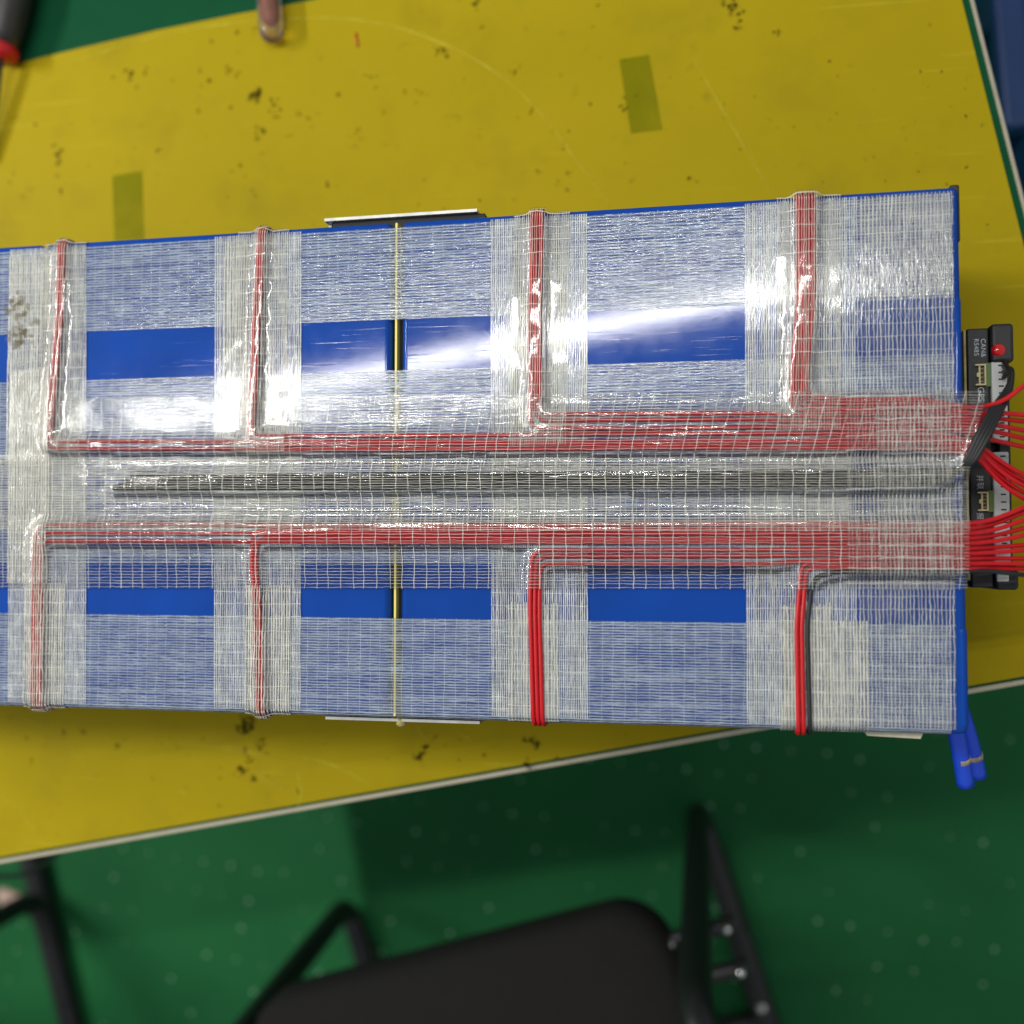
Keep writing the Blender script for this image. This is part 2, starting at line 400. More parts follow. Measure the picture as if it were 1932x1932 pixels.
addb([(820,20,26),(1495,35,9),(1470,150,10),(845,165,14),(600,285,22),(640,300,20),(405,250,10),(180,430,12),(215,434,12),(240,438,10),(235,495,12),(405,525,14),(470,515,9),(500,525,9),(530,538,8),(1015,410,16),(1055,378,8),(290,640,16),(140,740,16),(160,790,14),(1120,635,16),(1445,590,12),(1650,555,14),(1720,545,10),(1655,605,18),(1300,850,16),(1330,985,16),(1160,975,14),(1075,985,8),(1270,1050,16),(1320,1078,12),(825,775,8),(1650,345,10),(1240,740,10)], 1/3, 629, 0)
addb([(230,20,22),(270,40,26),(320,60,25),(310,160,18),(265,85,14),(540,185,22),(40,615,10),(500,675,8),(815,475,8),(1265,795,8),(1610,660,8),(1035,900,8),(40,1010,14),(80,1025,10),(1515,605,6)], 1/3, 1288, 0)
addb([(890,205,10),(610,245,16),(1300,140,40),(1310,100,30),(1370,225,25),(1290,260,20),(1310,310,20),(1270,360,25),(1330,420,22),(1160,415,8),(1165,555,10),(1570,480,10),(50,95,12),(165,320,10),(440,165,14),(340,180,14)], .358, 0, 1321)
addb([(660,250,18),(640,300,25),(1250,220,30),(1190,215,14),(1060,350,10),(1200,320,25),(1350,315,20),(970,290,12),(600,300,14)], .358, 566, 1321)
V, F = [], []
zz = SHEET + 0.00025
def dirt_poly(c, r, st, an):
    b = len(V); k = random.randint(7, 11); ph = random.random() * 6
    for i in range(k):
        a = 2 * math.pi * i / k
        rr = r * (0.65 + 0.5 * random.random())
        x, y = rr * math.cos(a) * st, rr * math.sin(a)
        V.append((c[0] + x * math.cos(an) - y * math.sin(an), c[1] + x * math.sin(an) + y * math.cos(an), zz + random.random() * 0.00005))
    F.append(tuple(range(b, b + k)))
for bx, by, s in blobs:
    c = at(bx, by, SHEET); R = s / PXW * (CAMZ - SHEET)
    for k in range(int(3 + s * 0.45)):
        d = np.array([random.gauss(0, .62), random.gauss(0, .62)]) * R
        dirt_poly(c[:2] + d, R * random.uniform(.16, .55), random.uniform(1, 2.2), random.random() * 3.14)
for k in range(260):                                   # fine specks
    p = at(random.uniform(0, 1900), random.choice([random.uniform(20, 430), random.uniform(1380, 1600)]), SHEET)
    uv = ((p[:2] - CORNER) @ U, (p[:2] - CORNER) @ Vv)
    if uv[1] < 0.012 or uv[0] > -0.015 or p[1] > 0.38: continue
    dirt_poly(p[:2], random.uniform(.0003, .0009), random.uniform(1, 2), random.random() * 3)
tag(pyd("dirt_stain", V, F, M["dirt"], sheet), kind="stuff", label="dark smudges and specks of dirt on the sheet")
# fold lines in the sheet
folds = [([(0,182),(80,142),(150,112),(300,66),(400,48),(500,38),(640,33),(720,44),(780,60),(880,100),(970,160),(1040,235),(1100,320),(1150,385)], 4.5),
         ([(1300,95),(1360,200),(1430,320),(1462,372)], 3.5), ([(360,1405),(440,1411),(545,1437)], 4), ([(0,1492),(50,1545),(92,1590)], 3.5),
         ([(135,1412),(160,1440),(180,1466)], 3), ([(545,1425),(620,1437),(705,1482)], 3.5), ([(485,1462),(548,1494)], 3.5), ([(560,1446),(572,1500),(562,1522)], 4),
         ([(785,1366),(802,1392)], 4), ([(866,1380),(902,1402)], 3.5), ([(338,1490),(350,1500)], 6), ([(370,1466),(392,1464)], 4), ([(20,1350),(95,1370)], 4), ([(250,1395),(264,1412)], 4)]
for pl, wd in folds:
    P = resample(fillet([at(x, y, SHEET + 0.0003) for x, y in pl], 0.05, 5), 0.006)
    T = np.gradient(P, axis=0); T /= np.linalg.norm(T, axis=1)[:, None]
    S = np.stack([-T[:, 1], T[:, 0], 0 * T[:, 0]], 1); hw = wd / PXW * 0.76 / 2
    V, F = [], []
    for i in range(len(P)):
        e = 0.35 + 0.65 * math.sin(math.pi * i / (len(P) - 1)) * random.uniform(.7, 1)
        V += [P[i] - S[i] * hw * e, P[i] + np.array([0, 0, 0.0004]), P[i] + S[i] * hw * e]
        if i: b = 3 * i; F += [(b - 3, b - 2, b + 1, b), (b - 2, b - 1, b + 2, b + 1)]
    pyd("fold_line", V, F, M["scuff"], sheet, True)
for q in ([(1168,112),(1224,103),(1250,245),(1190,252)], [(212,332),(268,322),(272,452),(216,455)]):
    P = [at(x, y, SHEET + 0.0002) for x, y in q]
    V = [tuple(p) for p in P] + [(p[0], p[1], SHEET + 0.00045) for p in P]
    pyd("tape_patch", V, [(4, 5, 6, 7), (3, 2, 1, 0), (0, 1, 5, 4), (1, 2, 6, 5), (2, 3, 7, 6), (3, 0, 4, 7)], M["greentape"], sheet)

# ------------------------------------------------------------------ battery pack body
YT, YB, XR, XL = 0.2023, -0.0975, 0.1385, -0.72
BEV = 0.004
pack = empty("battery_pack", (0, 0, SHEET))
pack_inv = Matrix.Translation((0, 0, -SHEET))
def topack(o): o.parent = pack; o.matrix_parent_inverse = pack_inv; return o
tag(pack, "long blue wrapped battery pack bound with clear fibreglass mesh tape", "battery pack")
ymid = (YT + YB) / 2
xs = lambda px, py=960: at(px, py, ZT)[0]
blocks = [(XL, xs(0) - 0.10), (xs(0) - 0.0996, xs(72)), (xs(72) + .0004, xs(488)), (xs(488) + .0004, xs(737)), (xs(756), xs(1015)), (xs(1015) + .0004, xs(1513)), (xs(1513) + .0004, XR)]
for a, b in blocks:
    topack(rbox("cell_block", (a, YB, SHEET - 0.0002), (b, YT, ZT), BEV, M["blue"], None, 4))
g0, g1 = xs(737), xs(756)
topack(rbox("foam_spacer", (g0 + .0002, YB + .004, SHEET), (g1 - .0002, YT - .004, ZT - 0.006), 0, M["black_gap"]))
bx = xs(746)
topack(rbox("insulation_board", (bx - .0007, YB + .001, SHEET), (bx + .0007, YT - .001, ZT + 0.0001), 0.0002, M["fr4"], None, 1))
topack(rbox("end_plate", (XR - .004, YT - .03, SHEET), (XR + .0012, YT + .0022, ZT - 0.004), 0.0012, M["black_plastic"]))
# folded seam of the wrap on the right end
topack(rbox("wrap_seam", (XR - .0055, at(1810, 556, ZT)[1] - .0985, SHEET + .02), (XR + .0003, at(1810, 556, ZT)[1], ZT + 0.0002), 0.0036, M["blue"]))
topack(rbox("wrap_seam", (XR - .0055, YB + .003, SHEET + .02), (XR + .0003, at(1820, 1182, ZT)[1], ZT + 0.0002), 0.0036, M["blue"]))

def bracket(x0, x1, ysign, yo, z1):
    """folded metal plate standing off the side of the pack"""
    y0 = YT if ysign > 0 else YB
    bm_v, bm_f = [], []
    t = 0.0018
    def bxx(lo, hi):
        b = len(bm_v)
        for z in (lo[2], hi[2]):
            for (x, y) in ((lo[0], lo[1]), (hi[0], lo[1]), (hi[0], hi[1]), (lo[0], hi[1])): bm_v.append((x, y, z))
        bm_f.extend([(b, b+3, b+2, b+1), (b+4, b+5, b+6, b+7), (b, b+1, b+5, b+4), (b+1, b+2, b+6, b+5), (b+2, b+3, b+7, b+6), (b+3, b, b+4, b+7)])
    ya, yb = sorted((y0 + ysign * yo, y0 + ysign * (yo + t)))
    bxx((x0, ya, SHEET + .03), (x1, yb, z1))
    for xa in (x0, x1 - t):
        yc, yd = sorted((y0 - ysign * .0005, y0 + ysign * (yo + .0001)))
        bxx((xa, yc, SHEET + .03), (xa + t, yd, z1 - .008))
    return topack(pyd("side_bracket", bm_v, bm_f, M["metal"]))
zb = ZT - 0.008
p0, p1 = at(612, 414, zb), at(900, 402, zb)
b1 = bracket(p0[0], p1[0], 1, p0[1] - YT - .0012, zb)
rbx = rbox("bracket_backing", (p0[0] + .004, YT - .0005, SHEET + .03), (p1[0] + .004, p0[1] - .0012, zb - .004), 0, M["black_gap"])
topack(rbx)
p0, p1 = at(614, 1354, zb), at(905, 1362, zb)
b2 = bracket(p0[0], p1[0], -1, YB - p0[1] - .0008, zb)
topack(rbox("bracket_backing", (p0[0] + .006, p0[1] + .0012, SHEET + .03), (p1[0] + .003, YB + .0005, zb - .004), 0, M["black_gap"]))
sc = at(757, 1366, zb - .003)
V, F = tube_geo([sc + np.array([0, .004, 0]), sc, sc - np.array([0, .0015, 0])], np.array([.0032, .0032, .0018]), 10)
topack(pyd("bracket_screw", V, F, M["brass"], None, True))
zc = ZT - .012
c0, c1 = at(1636, 1388, zc), at(1737, 1394, zc)
V = [(c0[0] - .003, YB + .0005, zc + .001), (c1[0] + .002, YB + .0005, zc + .001), (c1[0], c1[1], zc), (c0[0], c0[1], zc)]
V += [(v[0], v[1], v[2] - .0016) for v in V[:4]]
topack(pyd("card_flap", V, [(0, 3, 2, 1), (4, 5, 6, 7), (0, 1, 5, 4), (1, 2, 6, 5), (2, 3, 7, 6), (3, 0, 4, 7)], M["beige"]))

# ------------------------------------------------------------------ sensing wires (paths first: the tape is draped over them)
WR, PITCH = 0.00128, 0.0027
ZW = ZT + 0.0008 + WR
upper, lower, blackw = [], [], []
base_u = np.array([at(x, y, ZT)[:2] for x, y in ((60, 847), (300, 847), (500, 848), (1000, 847), (1500, 846), (1740, 846), (1800, 850))])
base_l = np.array([at(x, y, ZT)[:2] for x, y in ((60, 991), (300, 990), (540, 991), (1000, 991), (1500, 989), (1825, 988))])
by_u = lambda x: np.interp(x, base_u[:, 0], base_u[:, 1])
by_l = lambda x: np.interp(x, base_l[:, 0], base_l[:, 1])
def side_up(x, top):
    """points from down the side of the pack up over its edge"""
    if top: return [(x, YT + WR + .0006, ZT - .075), (x, YT + WR + .0008, ZT - .02), (x, YT + WR + .0008, ZW)]
    return [(x, YB - WR - .0006, ZT - .075), (x, YB - WR - .0008, ZT - .02), (x, YB - WR - .0008, ZW)]
exit_u = {10: [(1838, 772, 0), (1893, 758, -.004), (1932, 727, -.004), (1990, 690, -.015)],
          9: [(1840, 782, 0), (1880, 778, -.006), (1932, 783, -.008), (1990, 790, -.02)],
          8: [(1838, 792, 0), (1876, 789, -.010), (1932, 795, -.012), (1990, 802, -.03)],
          7: [(1836, 800, 0), (1870, 800, -.008), (1932, 812, -.010), (1990, 826, -.03)],
          6: [(1834, 808, 0), (1864, 811, -.010), (1932, 827, -.013), (1990, 842, -.03)],
          5: [(1832, 818, 0), (1858, 827, -.011), (1932, 843, -.016), (1990, 858, -.03)]}
for k, (ya, yb, dz) in {4: (838, 897, -.008), 3: (846, 908, -.011), 2: (850, 918, -.008), 1: (857, 931, -.012), 0: (864, 943, -.010)}.items():
    exit_u[k] = [(1822, ya - 8, 0), (1846, ya, -.006), (1885, (ya + yb) / 2 + (6 - k), dz), (1932, yb, dz - .004), (1990, yb + 18, dz - .02)]
def mk_upper(x_pts, n, lanes_far, lanes_near, jx=1450):
    for j in range(n):
        off = (j - (n - 1) / 2) * PITCH
        lf, ln = lanes_far[j], lanes_near[j]
        P = side_up(at(*x_pts[0], ZT)[0] + off, True)
        for q in x_pts[1:]:
            a = at(*q, ZT); P.append((a[0] + off, a[1], ZW))
        xc = P[-1][0]
        P.append((xc - .001, by_u(xc) + lf * PITCH, ZW))
        for px in (150, 260, 400, 560, 700, 850, 1050, 1250, 1430, 1600, 1740):
            x = at(px, 840, ZT)[0]
            if x < xc + .012: continue
            t = min(1, max(0, (px - jx) / 130)); l = lf * (1 - t) + ln * t
            P.append((x, by_u(x) + l * PITCH + random.gauss(0, .00022), ZW + random.uniform(0, .0003)))
        for (px, py, dz) in exit_u[ln]:
            P.append(tuple(at(px, py, ZW + dz)))
        upper.append(resample(fillet(P, 0.009, 6), 0.0025))
mk_upper([(120, 456), (116, 600), (98, 800)], 2, [0, 1.6], [0, 1])
mk_upper([(497, 432), (487, 600), (478, 790)], 2, [1.0, 3], [2, 3])
mk_upper([(1015, 397), (1010, 600), (1012, 735)], 3, [4.4, 6.0, 7.4], [4, 5, 6])
mk_upper([(1520, 362), (1521, 560), (1508, 700)], 4, [7.6, 8.6, 9.6, 10.6], [7, 8, 9, 10])
exit_y = [957, 966, 981, 996, 1010, 1028, 1038, 1054, 1064, 1073]
def mk_lower(x_pts, n, lanes_far, lanes_near, rad=0.009):
    for j in range(n):
        off = (j - (n - 1) / 2) * PITCH
        lf, ln = lanes_far[j], lanes_near[j]
        P = side_up(at(*x_pts[0], ZT)[0] + off, False)
        for q in x_pts[1:]:
            a = at(*q, ZT); P.append((a[0] + off, a[1], ZW))
        xc = P[-1][0]
        P.append((xc + .001, by_l(xc) - lf * PITCH, ZW))
        for px in (130, 260, 400, 560, 700, 850, 1090, 1250, 1430, 1620, 1740):
            x = at(px, 1010, ZT)[0]
            if x < xc + .012: continue
            t = min(1, max(0, (px - 1450) / 130)); l = lf * (1 - t) + ln * t
            P.append((x, by_l(x) - l * PITCH + random.gauss(0, .0002), ZW + random.uniform(0, .0003)))
        a = at(1827, 990, ZT); y1 = by_l(a[0]) - ln * PITCH
        P.append((a[0], y1, ZW))
        e = exit_y[ln]; ym = 988 + ln * 9.3
        dz = -.004 - .003 * (ln % 2)
        P.append(tuple(at(1868, ym * .82 + e * .18, ZW + dz))); P.append(tuple(at(1900, ym * .45 + e * .55, ZW + dz - .002)))
        P.append(tuple(at(1932, e, ZW + dz - .004))); P.append(tuple(at(1990, e - 20 + 3 * ln, ZW + dz - .02)))
        lower.append(resample(fillet(P, rad, 6), 0.0025))
mk_lower([(73, 1333), (74, 1130), (74, 1060)], 3, [0, 1.9, 3.7], [0, 2, 4], .012)
mk_lower([(494, 1345), (489, 1150), (481, 1060)], 2, [1.0, 2.9], [1, 3], .008)
mk_lower([(1016, 1365), (1010, 1150), (1011, 1090)], 3, [5.4, 6.7, 8.3], [5, 6, 7], .009)
mk_lower([(1511, 1387), (1507, 1180), (1513, 1105)], 2, [7.9, 8.9], [8, 9], .006)
# single black wire beside the last red pair
bw = side_up(at(1528, 1387, ZT)[0], False) + [tuple(at(1523, 1180, ZW)), tuple(at(1531, 1108, ZW)), tuple(at(1540, 1088, ZW)), tuple(at(1575, 1079, ZW)), tuple(at(1700, 1077, ZW)), tuple(at(1827, 1078, ZW)), tuple(at(1868, 1077, ZW - .004)), tuple(at(1932, 1085, ZW - .006)), tuple(at(1990, 1090, ZW - .02))]
black_single = resample(fillet(bw, .008, 6), .0025)
# flat black cable along the middle, rising to the connector on the control board
for k in range(4):
    o = (k - 1.5) * 0.0025
    P = []
    for px, py in ((215, 911), (500, 909), (900, 906), (1300, 904), (1600, 903), (1760, 901)):
        a = at(px, py, ZT + .0022); P.append((a[0] + .004 * k, a[1] + o, ZT + .0022))
    P += [tuple(at(1806 + k * 4, 890 + (1 - k) * 3, ZT + .003)), tuple(at(1826 + k * 4.5, 862 + k * 2.5, ZT + .0062)), tuple(at(1848 + k * 6, 812 + k * 3.5, ZT + .0080)), tuple(at(1874 + k * 5, 768 + k * 2.5, ZT + .001)),
          tuple(at(1897 + k * 3, 738 + k, ZT - .012)), tuple(at(1909 + 0.5 * k, 715 - 4 * k, ZT - .020)), tuple(at(1903 + k, 697 - 1.5 * k, ZT - .030)), tuple(at(1894, 692 + 10 * (k - 1), ZT - .044))]
    blackw.append(resample(fillet(P, .012, 5), .003))

# draping field
GX0, GY0, GD = -0.66, -0.14, 0.0010
NX, NY = int((0.20 - GX0) / GD), int((0.25 - GY0) / GD)
field = np.zeros((NX, NY))
def stamp(path, r, h):
    p = resample(path, 0.0007)
    for x, y, z in p:
        if z < ZT - .001 or x > XR + .01: continue
        i, j = int((x - GX0) / GD), int((y - GY0) / GD); k = int(r / GD) + 1
        if 1 < i < NX - 3 and 1 < j < NY - 3:
            field[i - k + 1:i + k + 1, j - k + 1:j + k + 1] = np.maximum(field[i - k + 1:i + k + 1, j - k + 1:j + k + 1], h)
for p in upper + lower + [black_single]: stamp(p, WR, 0.0029)
for p in blackw: stamp(p, WR, 0.0038)
for it in range(9):                                        # taut film runs down to the pack at a slope
    s = 0.00085
    g = np.pad(field, 1, mode='edge')
    nb = np.maximum.reduce([g[2:, 1:-1], g[:-2, 1:-1], g[1:-1, 2:], g[1:-1, :-2]]) - s
    dg = np.maximum.reduce([g[2:, 2:], g[:-2, :-2], g[:-2, 2:], g[2:, :-2]]) - s * 1.41
    field = np.maximum(field, np.maximum(nb, dg))
for it in range(2):
    g = np.pad(field, 1, mode='edge')
    field = (g[2:, 1:-1] + g[:-2, 1:-1] + g[1:-1, 2:] + g[1:-1, :-2] + 2 * g[1:-1, 1:-1]) / 6
def F1(x, y):
    X = np.clip((x - GX0) / GD, 0, NX - 2.001); Y = np.clip((np.clip(y, YB - .001, YT + .001) - GY0) / GD, 0, NY - 2.001)
    i, j = X.astype(int), Y.astype(int); fx, fy = X - i, Y - j
    return (field[i, j] * (1 - fx) + field[i + 1, j] * fx) * (1 - fy) + (field[i, j + 1] * (1 - fx) + field[i + 1, j + 1] * fx) * fy
CREASES = []
for i, pl in enumerate(([(200, 893), (330, 889), (440, 884), (560, 876), (800, 880), (1000, 885), (1170, 876), (1500, 884), (1600, 880)], [(130, 905), (420, 899), (620, 903), (900, 897), (1000, 905), (1150, 899), (1290, 902), (1400, 898)],
        [(150, 965), (300, 955), (560, 966), (800, 962), (1000, 968), (1200, 957), (1400, 959), (1560, 966)], [(280, 937), (470, 935), (640, 934), (760, 933)], [(170, 1003), (340, 1006), (500, 1010), (700, 996), (900, 998), (1150, 1000), (1300, 1003), (1500, 994), (1600, 996)],
        [(560, 800), (650, 806), (760, 803), (900, 795), (1000, 782)], [(1080, 762), (1200, 770), (1330, 765), (1450, 752)], [(230, 836), (400, 832), (600, 824), (760, 829), (900, 822), (1050, 812), (1200, 826), (1400, 818)], [(1100, 1077), (1250, 1074), (1400, 1077), (1480, 1082)])):
    q_ = np.array([at(x, y, ZT)[:2] for x, y in pl]); CREASES.append((q_[:, 0], q_[:, 1], 50 + 7 * i))
def surf(x, y, layer, over, seed):
    x = np.asarray(x, float); y = np.asarray(y, float)
    off = 0.00022 * (layer + 1) + (F1(x, y) if over else 0)
    amp = 0.00020 if over else 0.00005
    off = off + amp * (vnoise(x, y * 1.3, .011, seed) * .6 + vnoise(x, y, .027, seed + 3)) + amp
    if over:                                              # lengthwise creases in the loose film
        for c in CREASES:
            yc = np.interp(x, c[0], c[1]); on = (x > c[0][0]) & (x < c[0][-1])
            wv_ = .0005 * vnoise(x, x * 0, .014, c[2]) + .0003 * vnoise(x, x * 0, .005, c[2] + 1)
            d = y - yc - wv_
            hh = np.where(on, .00021 * np.clip(1.2 + 1.6 * vnoise(x, x * 0, .035, c[2] + 2), 0, 1), 0)
            off = off + hh * np.where(d > 0, np.clip(1 - d / .0016, 0, 1), np.clip(1 + d / .0006, 0, 1))
    z = ZT + off; yy = y.copy()
    for sg, ye in ((1, YT - BEV), (-1, YB + BEV)):
        s = sg * (y - ye); m = s > 0
        a = np.clip(s / BEV, 0, math.pi / 2); dn = np.maximum(s - BEV * math.pi / 2, 0)
        yy = np.where(m, ye + sg * (BEV + off) * np.sin(a), yy)
        z = np.where(m, ZT - BEV + (BEV + off) * np.cos(a) - dn, z)
    d = np.maximum(x - XR, 0)
    z = z - 0.10 * d - 6 * d * d
    return np.stack([x, yy, z], -1)

# ------------------------------------------------------------------ tape strips
def tape(quad, along, layer, over, tmat="thread", pitch=0.0017, weft=0.0066, tw=0.00075, seed=1, label=None, ragged=0, film="film"):
    """quad: world (x, y) corners UL, UR, LR, LL. along 'x' or 'y' is the length of the strip."""
    q = [np.array(c[:2], float) for c in quad]
    def mp(s, t):                       # s left->right, t top->bottom
        s = np.asarray(s)[..., None]; t = np.asarray(t)[..., None]
        return (q[0] * (1 - s) + q[1] * s) * (1 - t) + (q[3] * (1 - s) + q[2] * s) * t
    LX = np.linalg.norm(q[1] - q[0]); LY = np.linalg.norm(q[3] - q[0])
    L, Wd = (LX, LY) if along == 'x' else (LY, LX)
    def pos(u, v, lay):                 # u along (m), v across (m)
        a, b = (u / L, v / Wd) if along == 'x' else (v / Wd, u / L)
        xy = mp(a, b)
        return surf(xy[..., 0], xy[..., 1], lay, over, seed)
    st = 0.0016
    nu, nv = max(2, int(L / (st * (1.3 if over else 1)))), max(2, int(Wd / (st * (.36 if over and along == 'x' else 1))))
    uu, vv = np.meshgrid(np.linspace(0, L, nu), np.linspace(0, Wd, nv), indexing='ij')
    P = pos(uu, vv, layer + .45).reshape(-1, 3)
    idx = np.arange(nu * nv).reshape(nu, nv)
    Fq = np.stack([idx[:-1, :-1], idx[:-1, 1:], idx[1:, 1:], idx[1:, :-1]], -1).reshape(-1, 4)
    def fast(name, P, Fq, mat, flip):
        me = bpy.data.meshes.new(name)
        if flip: Fq = Fq[:, ::-1]
        me.vertices.add(len(P)); me.vertices.foreach_set("co", P.astype(np.float32).ravel())
        me.loops.add(Fq.size); me.loops.foreach_set("vertex_index", Fq.astype(np.int32).ravel())
        me.polygons.add(len(Fq)); me.polygons.foreach_set("loop_start", np.arange(0, Fq.size, 4, dtype=np.int32))
        me.update(calc_edges=True); me.polygons.foreach_set("use_smooth", np.ones(len(Fq), bool))
        me.materials.append(mat); me.update(); return me
    up = np.cross(P[Fq[0][1]] - P[Fq[0][0]], P[Fq[0][2]] - P[Fq[0][0]])[2] < 0
    me = fast("tape_strip", P, Fq, M[film], up)
    uvl = me.uv_layers.new(name="tape")
    ids = np.empty(len(me.loops), np.int32); me.loops.foreach_get("vertex_index", ids)
    uvc = np.stack([uu.ravel(), vv.ravel()], -1)[ids] + seed * 0.37
    uvl.data.foreach_set("uv", uvc.astype(np.float32).ravel())
    o = bpy.data.objects.new("tape_strip", me); COL.objects.link(o); topack(o)
    if label: o["label"] = label
    # threads
    VV, FF, base = [], [], 0
    rs = np.random.default_rng(seed)
    su = 0.0028
    k = max(3, int(L / su)); U0 = np.linspace(0, L, k)
    nwarp = int(Wd / pitch)
    for i in range(nwarp):
        v0 = (i + .5) * Wd / nwarp + rs.normal(0, pitch * .06)
        v = v0 + pitch * .13 * vnoise(U0, np.full(k, i * 9.1), .012, seed) + pitch * .12 * rs.normal(0, 1, k) * .5
        wdt = tw * rs.uniform(.8, 1.2) * (1 + .25 * vnoise(U0, np.full(k, i * 3.3), .006, seed + 5))
        e0, e1 = (rs.uniform(0, ragged, 2) if ragged else (0, 0))
        Uu = np.clip(U0, e0, L - e1)
        a = pos(Uu, np.clip(v - wdt / 2, 0, Wd), layer); c = pos(Uu, np.clip(v + wdt / 2, 0, Wd), layer)
        m = pos(Uu, np.clip(v, 0, Wd), layer); m[:, 2] += 0.00013
        VV += [a, m, c]
        r = np.arange(k - 1)
        FF.append(np.stack([base + r, base + k + r, base + k + r + 1, base + r + 1], -1))
        FF.append(np.stack([base + k + r, base + 2 * k + r, base + 2 * k + r + 1, base + k + r + 1], -1))
        base += 3 * k
    k = max(3, int(Wd / 0.0022)); V0 = np.linspace(0, Wd, k)
    nweft = max(2, int(L / weft))
    for i in range(nweft):
        u0 = (i + .5) * L / nweft + rs.normal(0, weft * .05)
        u = u0 + .0003 * vnoise(V0, np.full(k, i * 5.7), .006, seed + 9) + rs.normal(0, .00012, k)
        wdt = (.00042 if tw < .0006 else .00032) * rs.uniform(.8, 1.2)
        a = pos(np.clip(u - wdt / 2, 0, L), V0, layer + .1); c = pos(np.clip(u + wdt / 2, 0, L), V0, layer + .1)
        m = pos(np.clip(u, 0, L), V0, layer + .1); m[:, 2] += 0.00015
        VV += [a, m, c]
        r = np.arange(k - 1)
        FF.append(np.stack([base + r, base + k + r, base + k + r + 1, base + r + 1], -1))
        FF.append(np.stack([base + k + r, base + 2 * k + r, base + 2 * k + r + 1, base + k + r + 1], -1))
        base += 3 * k
    t = fast("thread_mesh", np.concatenate(VV), np.concatenate(FF), M[tmat], False)
    to = bpy.data.objects.new("thread_mesh", t); COL.objects.link(to); to.parent = o
    to["kind"] = "stuff"
    return o
W2 = lambda px, py: at(px, py, ZT)[:2]
def hq(yl0, yr0, yr1, yl1, x0, x1):
    """horizontal strip from pixel rows at its left and right ends"""
    return [W2(x0, yl0), W2(x1, yr0), W2(x1, yr1), W2(x0, yl1)]
def vq(xl, xr, y0, y1, xlb=None, xrb=None):
    xlb = xl if xlb is None else xlb; xrb = xr if xrb is None else xrb
    return [(xl, y0), (xr, y0), (xrb, y1), (xlb, y1)]
X = lambda px, py: at(px, py, ZT)[0]
WRAP = 0.032
# lengthwise strips on the bare cells
tape([(XL + .1, YT - .004), (XR - .005, YT - .004), W2(1800, 562), (XL + .1, W2(20, 629)[1])], 'x', 0, False, "thread_base", seed=1, tw=.00100, pitch=.0016, label="lengthwise mesh tape along the far edge of the pack")
tape([(XL + .1, W2(20, 719)[1]), W2(1800, 666), W2(1800, 850), (XL + .1, W2(20, 872)[1])], 'x', 0, False, "thread_base", seed=2, tw=.00095, pitch=.0016, label="lengthwise mesh tape under the upper red wires")
tape([(XL + .1, W2(20, 1155)[1]), W2(1795, 1180), (X(1795, 1380), YB - .006), (XL + .1, YB - .006)], 'x', 0, False, "thread_base", seed=3, tw=.00100, pitch=.0016, label="lengthwise mesh tape along the near edge of the pack")
# crosswise strips under the wires, wrapped over both long edges
for a, b, ab, bb, sd in ((20, 165, 15, 163, 4), (406, 570, 404, 568, 5), (925, 1108, 927, 1110, 6), (1405, 1614, 1408, 1618, 7), (1614, 1800, 1620, 1804, 8)):
    tape(vq(X(a, 440), X(b, 420), YT - .003, YB + .003, X(ab, 1330), X(bb, 1360)), 'y', 1, False, seed=sd, weft=.0074, pitch=.00125, tw=.00062) if a < 1600 else tape(vq(X(a, 440), X(b, 420), YT - .003, YB + .003, X(ab, 1330), X(bb, 1360)), 'y', 1, False, "thread_thin", seed=sd, weft=.0074, pitch=.0020, tw=.00060, film="film_blue")
tape(vq(X(1622, 420), X(1796, 420), YT - .004, W2(1700, 560)[1], X(1622, 550), X(1796, 550)), 'y', 2, False, "thread_thin", seed=9, weft=.0072, pitch=.0020, tw=.0006, film="film_blue")
tape(vq(X(1480, 1330), X(1640, 1330), W2(1500, 1170)[1], YB - .004), 'y', 2, False, "thread_cream", seed=10)
tape(hq(858, 852, 1000, 1000, -60, 1600), 'x', 2, False, seed=28, tw=.0007)
tape(hq(992, 1000, 1066, 1062, -60, 1800), 'x', 2, False, "thread_base", seed=29, tw=.0009)
# narrow strips holding the upper wires
for a, b, y1, sd, ab, bb in ((86, 164, 868, 11, 66, 150), (450, 546, 866, 12, 440, 541), (970, 1076, 842, 13, 963, 1070), (1466, 1588, 814, 14, 1465, 1585)):
    tape(vq(X(a, 430), X(b, 430), YT + .0025, W2(a, y1)[1], X(ab, y1), X(bb, y1)), 'y', 3, True, "thread_cream", seed=sd, weft=.0076, tw=.00034, pitch=.0014, film="film_new")
# second turn of two of them
tape(vq(X(20, 440), X(100, 440), YT - .008, W2(60, 880)[1]), 'y', 2, False, "thread_cream", seed=15, weft=.0072)
tape(vq(X(424, 440), X(470, 440), YT - .006, W2(440, 800)[1]), 'y', 2, False, "thread_cream", seed=16, weft=.0072)
# narrow strips by the lower wires: over the first two bundles, under the last two
tape(vq(X(44, 1330), X(122, 1330), W2(80, 1100)[1], YB - .003), 'y', 3, True, "thread_cream", seed=17, weft=.0078, pitch=.0016, film="film_new")
tape(vq(X(462, 1330), X(548, 1330), W2(500, 1104)[1], YB - .003), 'y', 3, True, "thread_cream", seed=18, weft=.0078, pitch=.0016, film="film_new")
tape(vq(X(958, 1330), X(1055, 1330), W2(1000, 1135)[1], YB - WRAP * .6), 'y', 2, False, "thread_cream", seed=19, weft=.0076, ragged=.002)
tape(vq(X(1472, 1330), X(1572, 1330), W2(1500, 1135)[1], YB - WRAP * .4), 'y', 3, False, "thread_cream", seed=20, weft=.0076, ragged=.003)
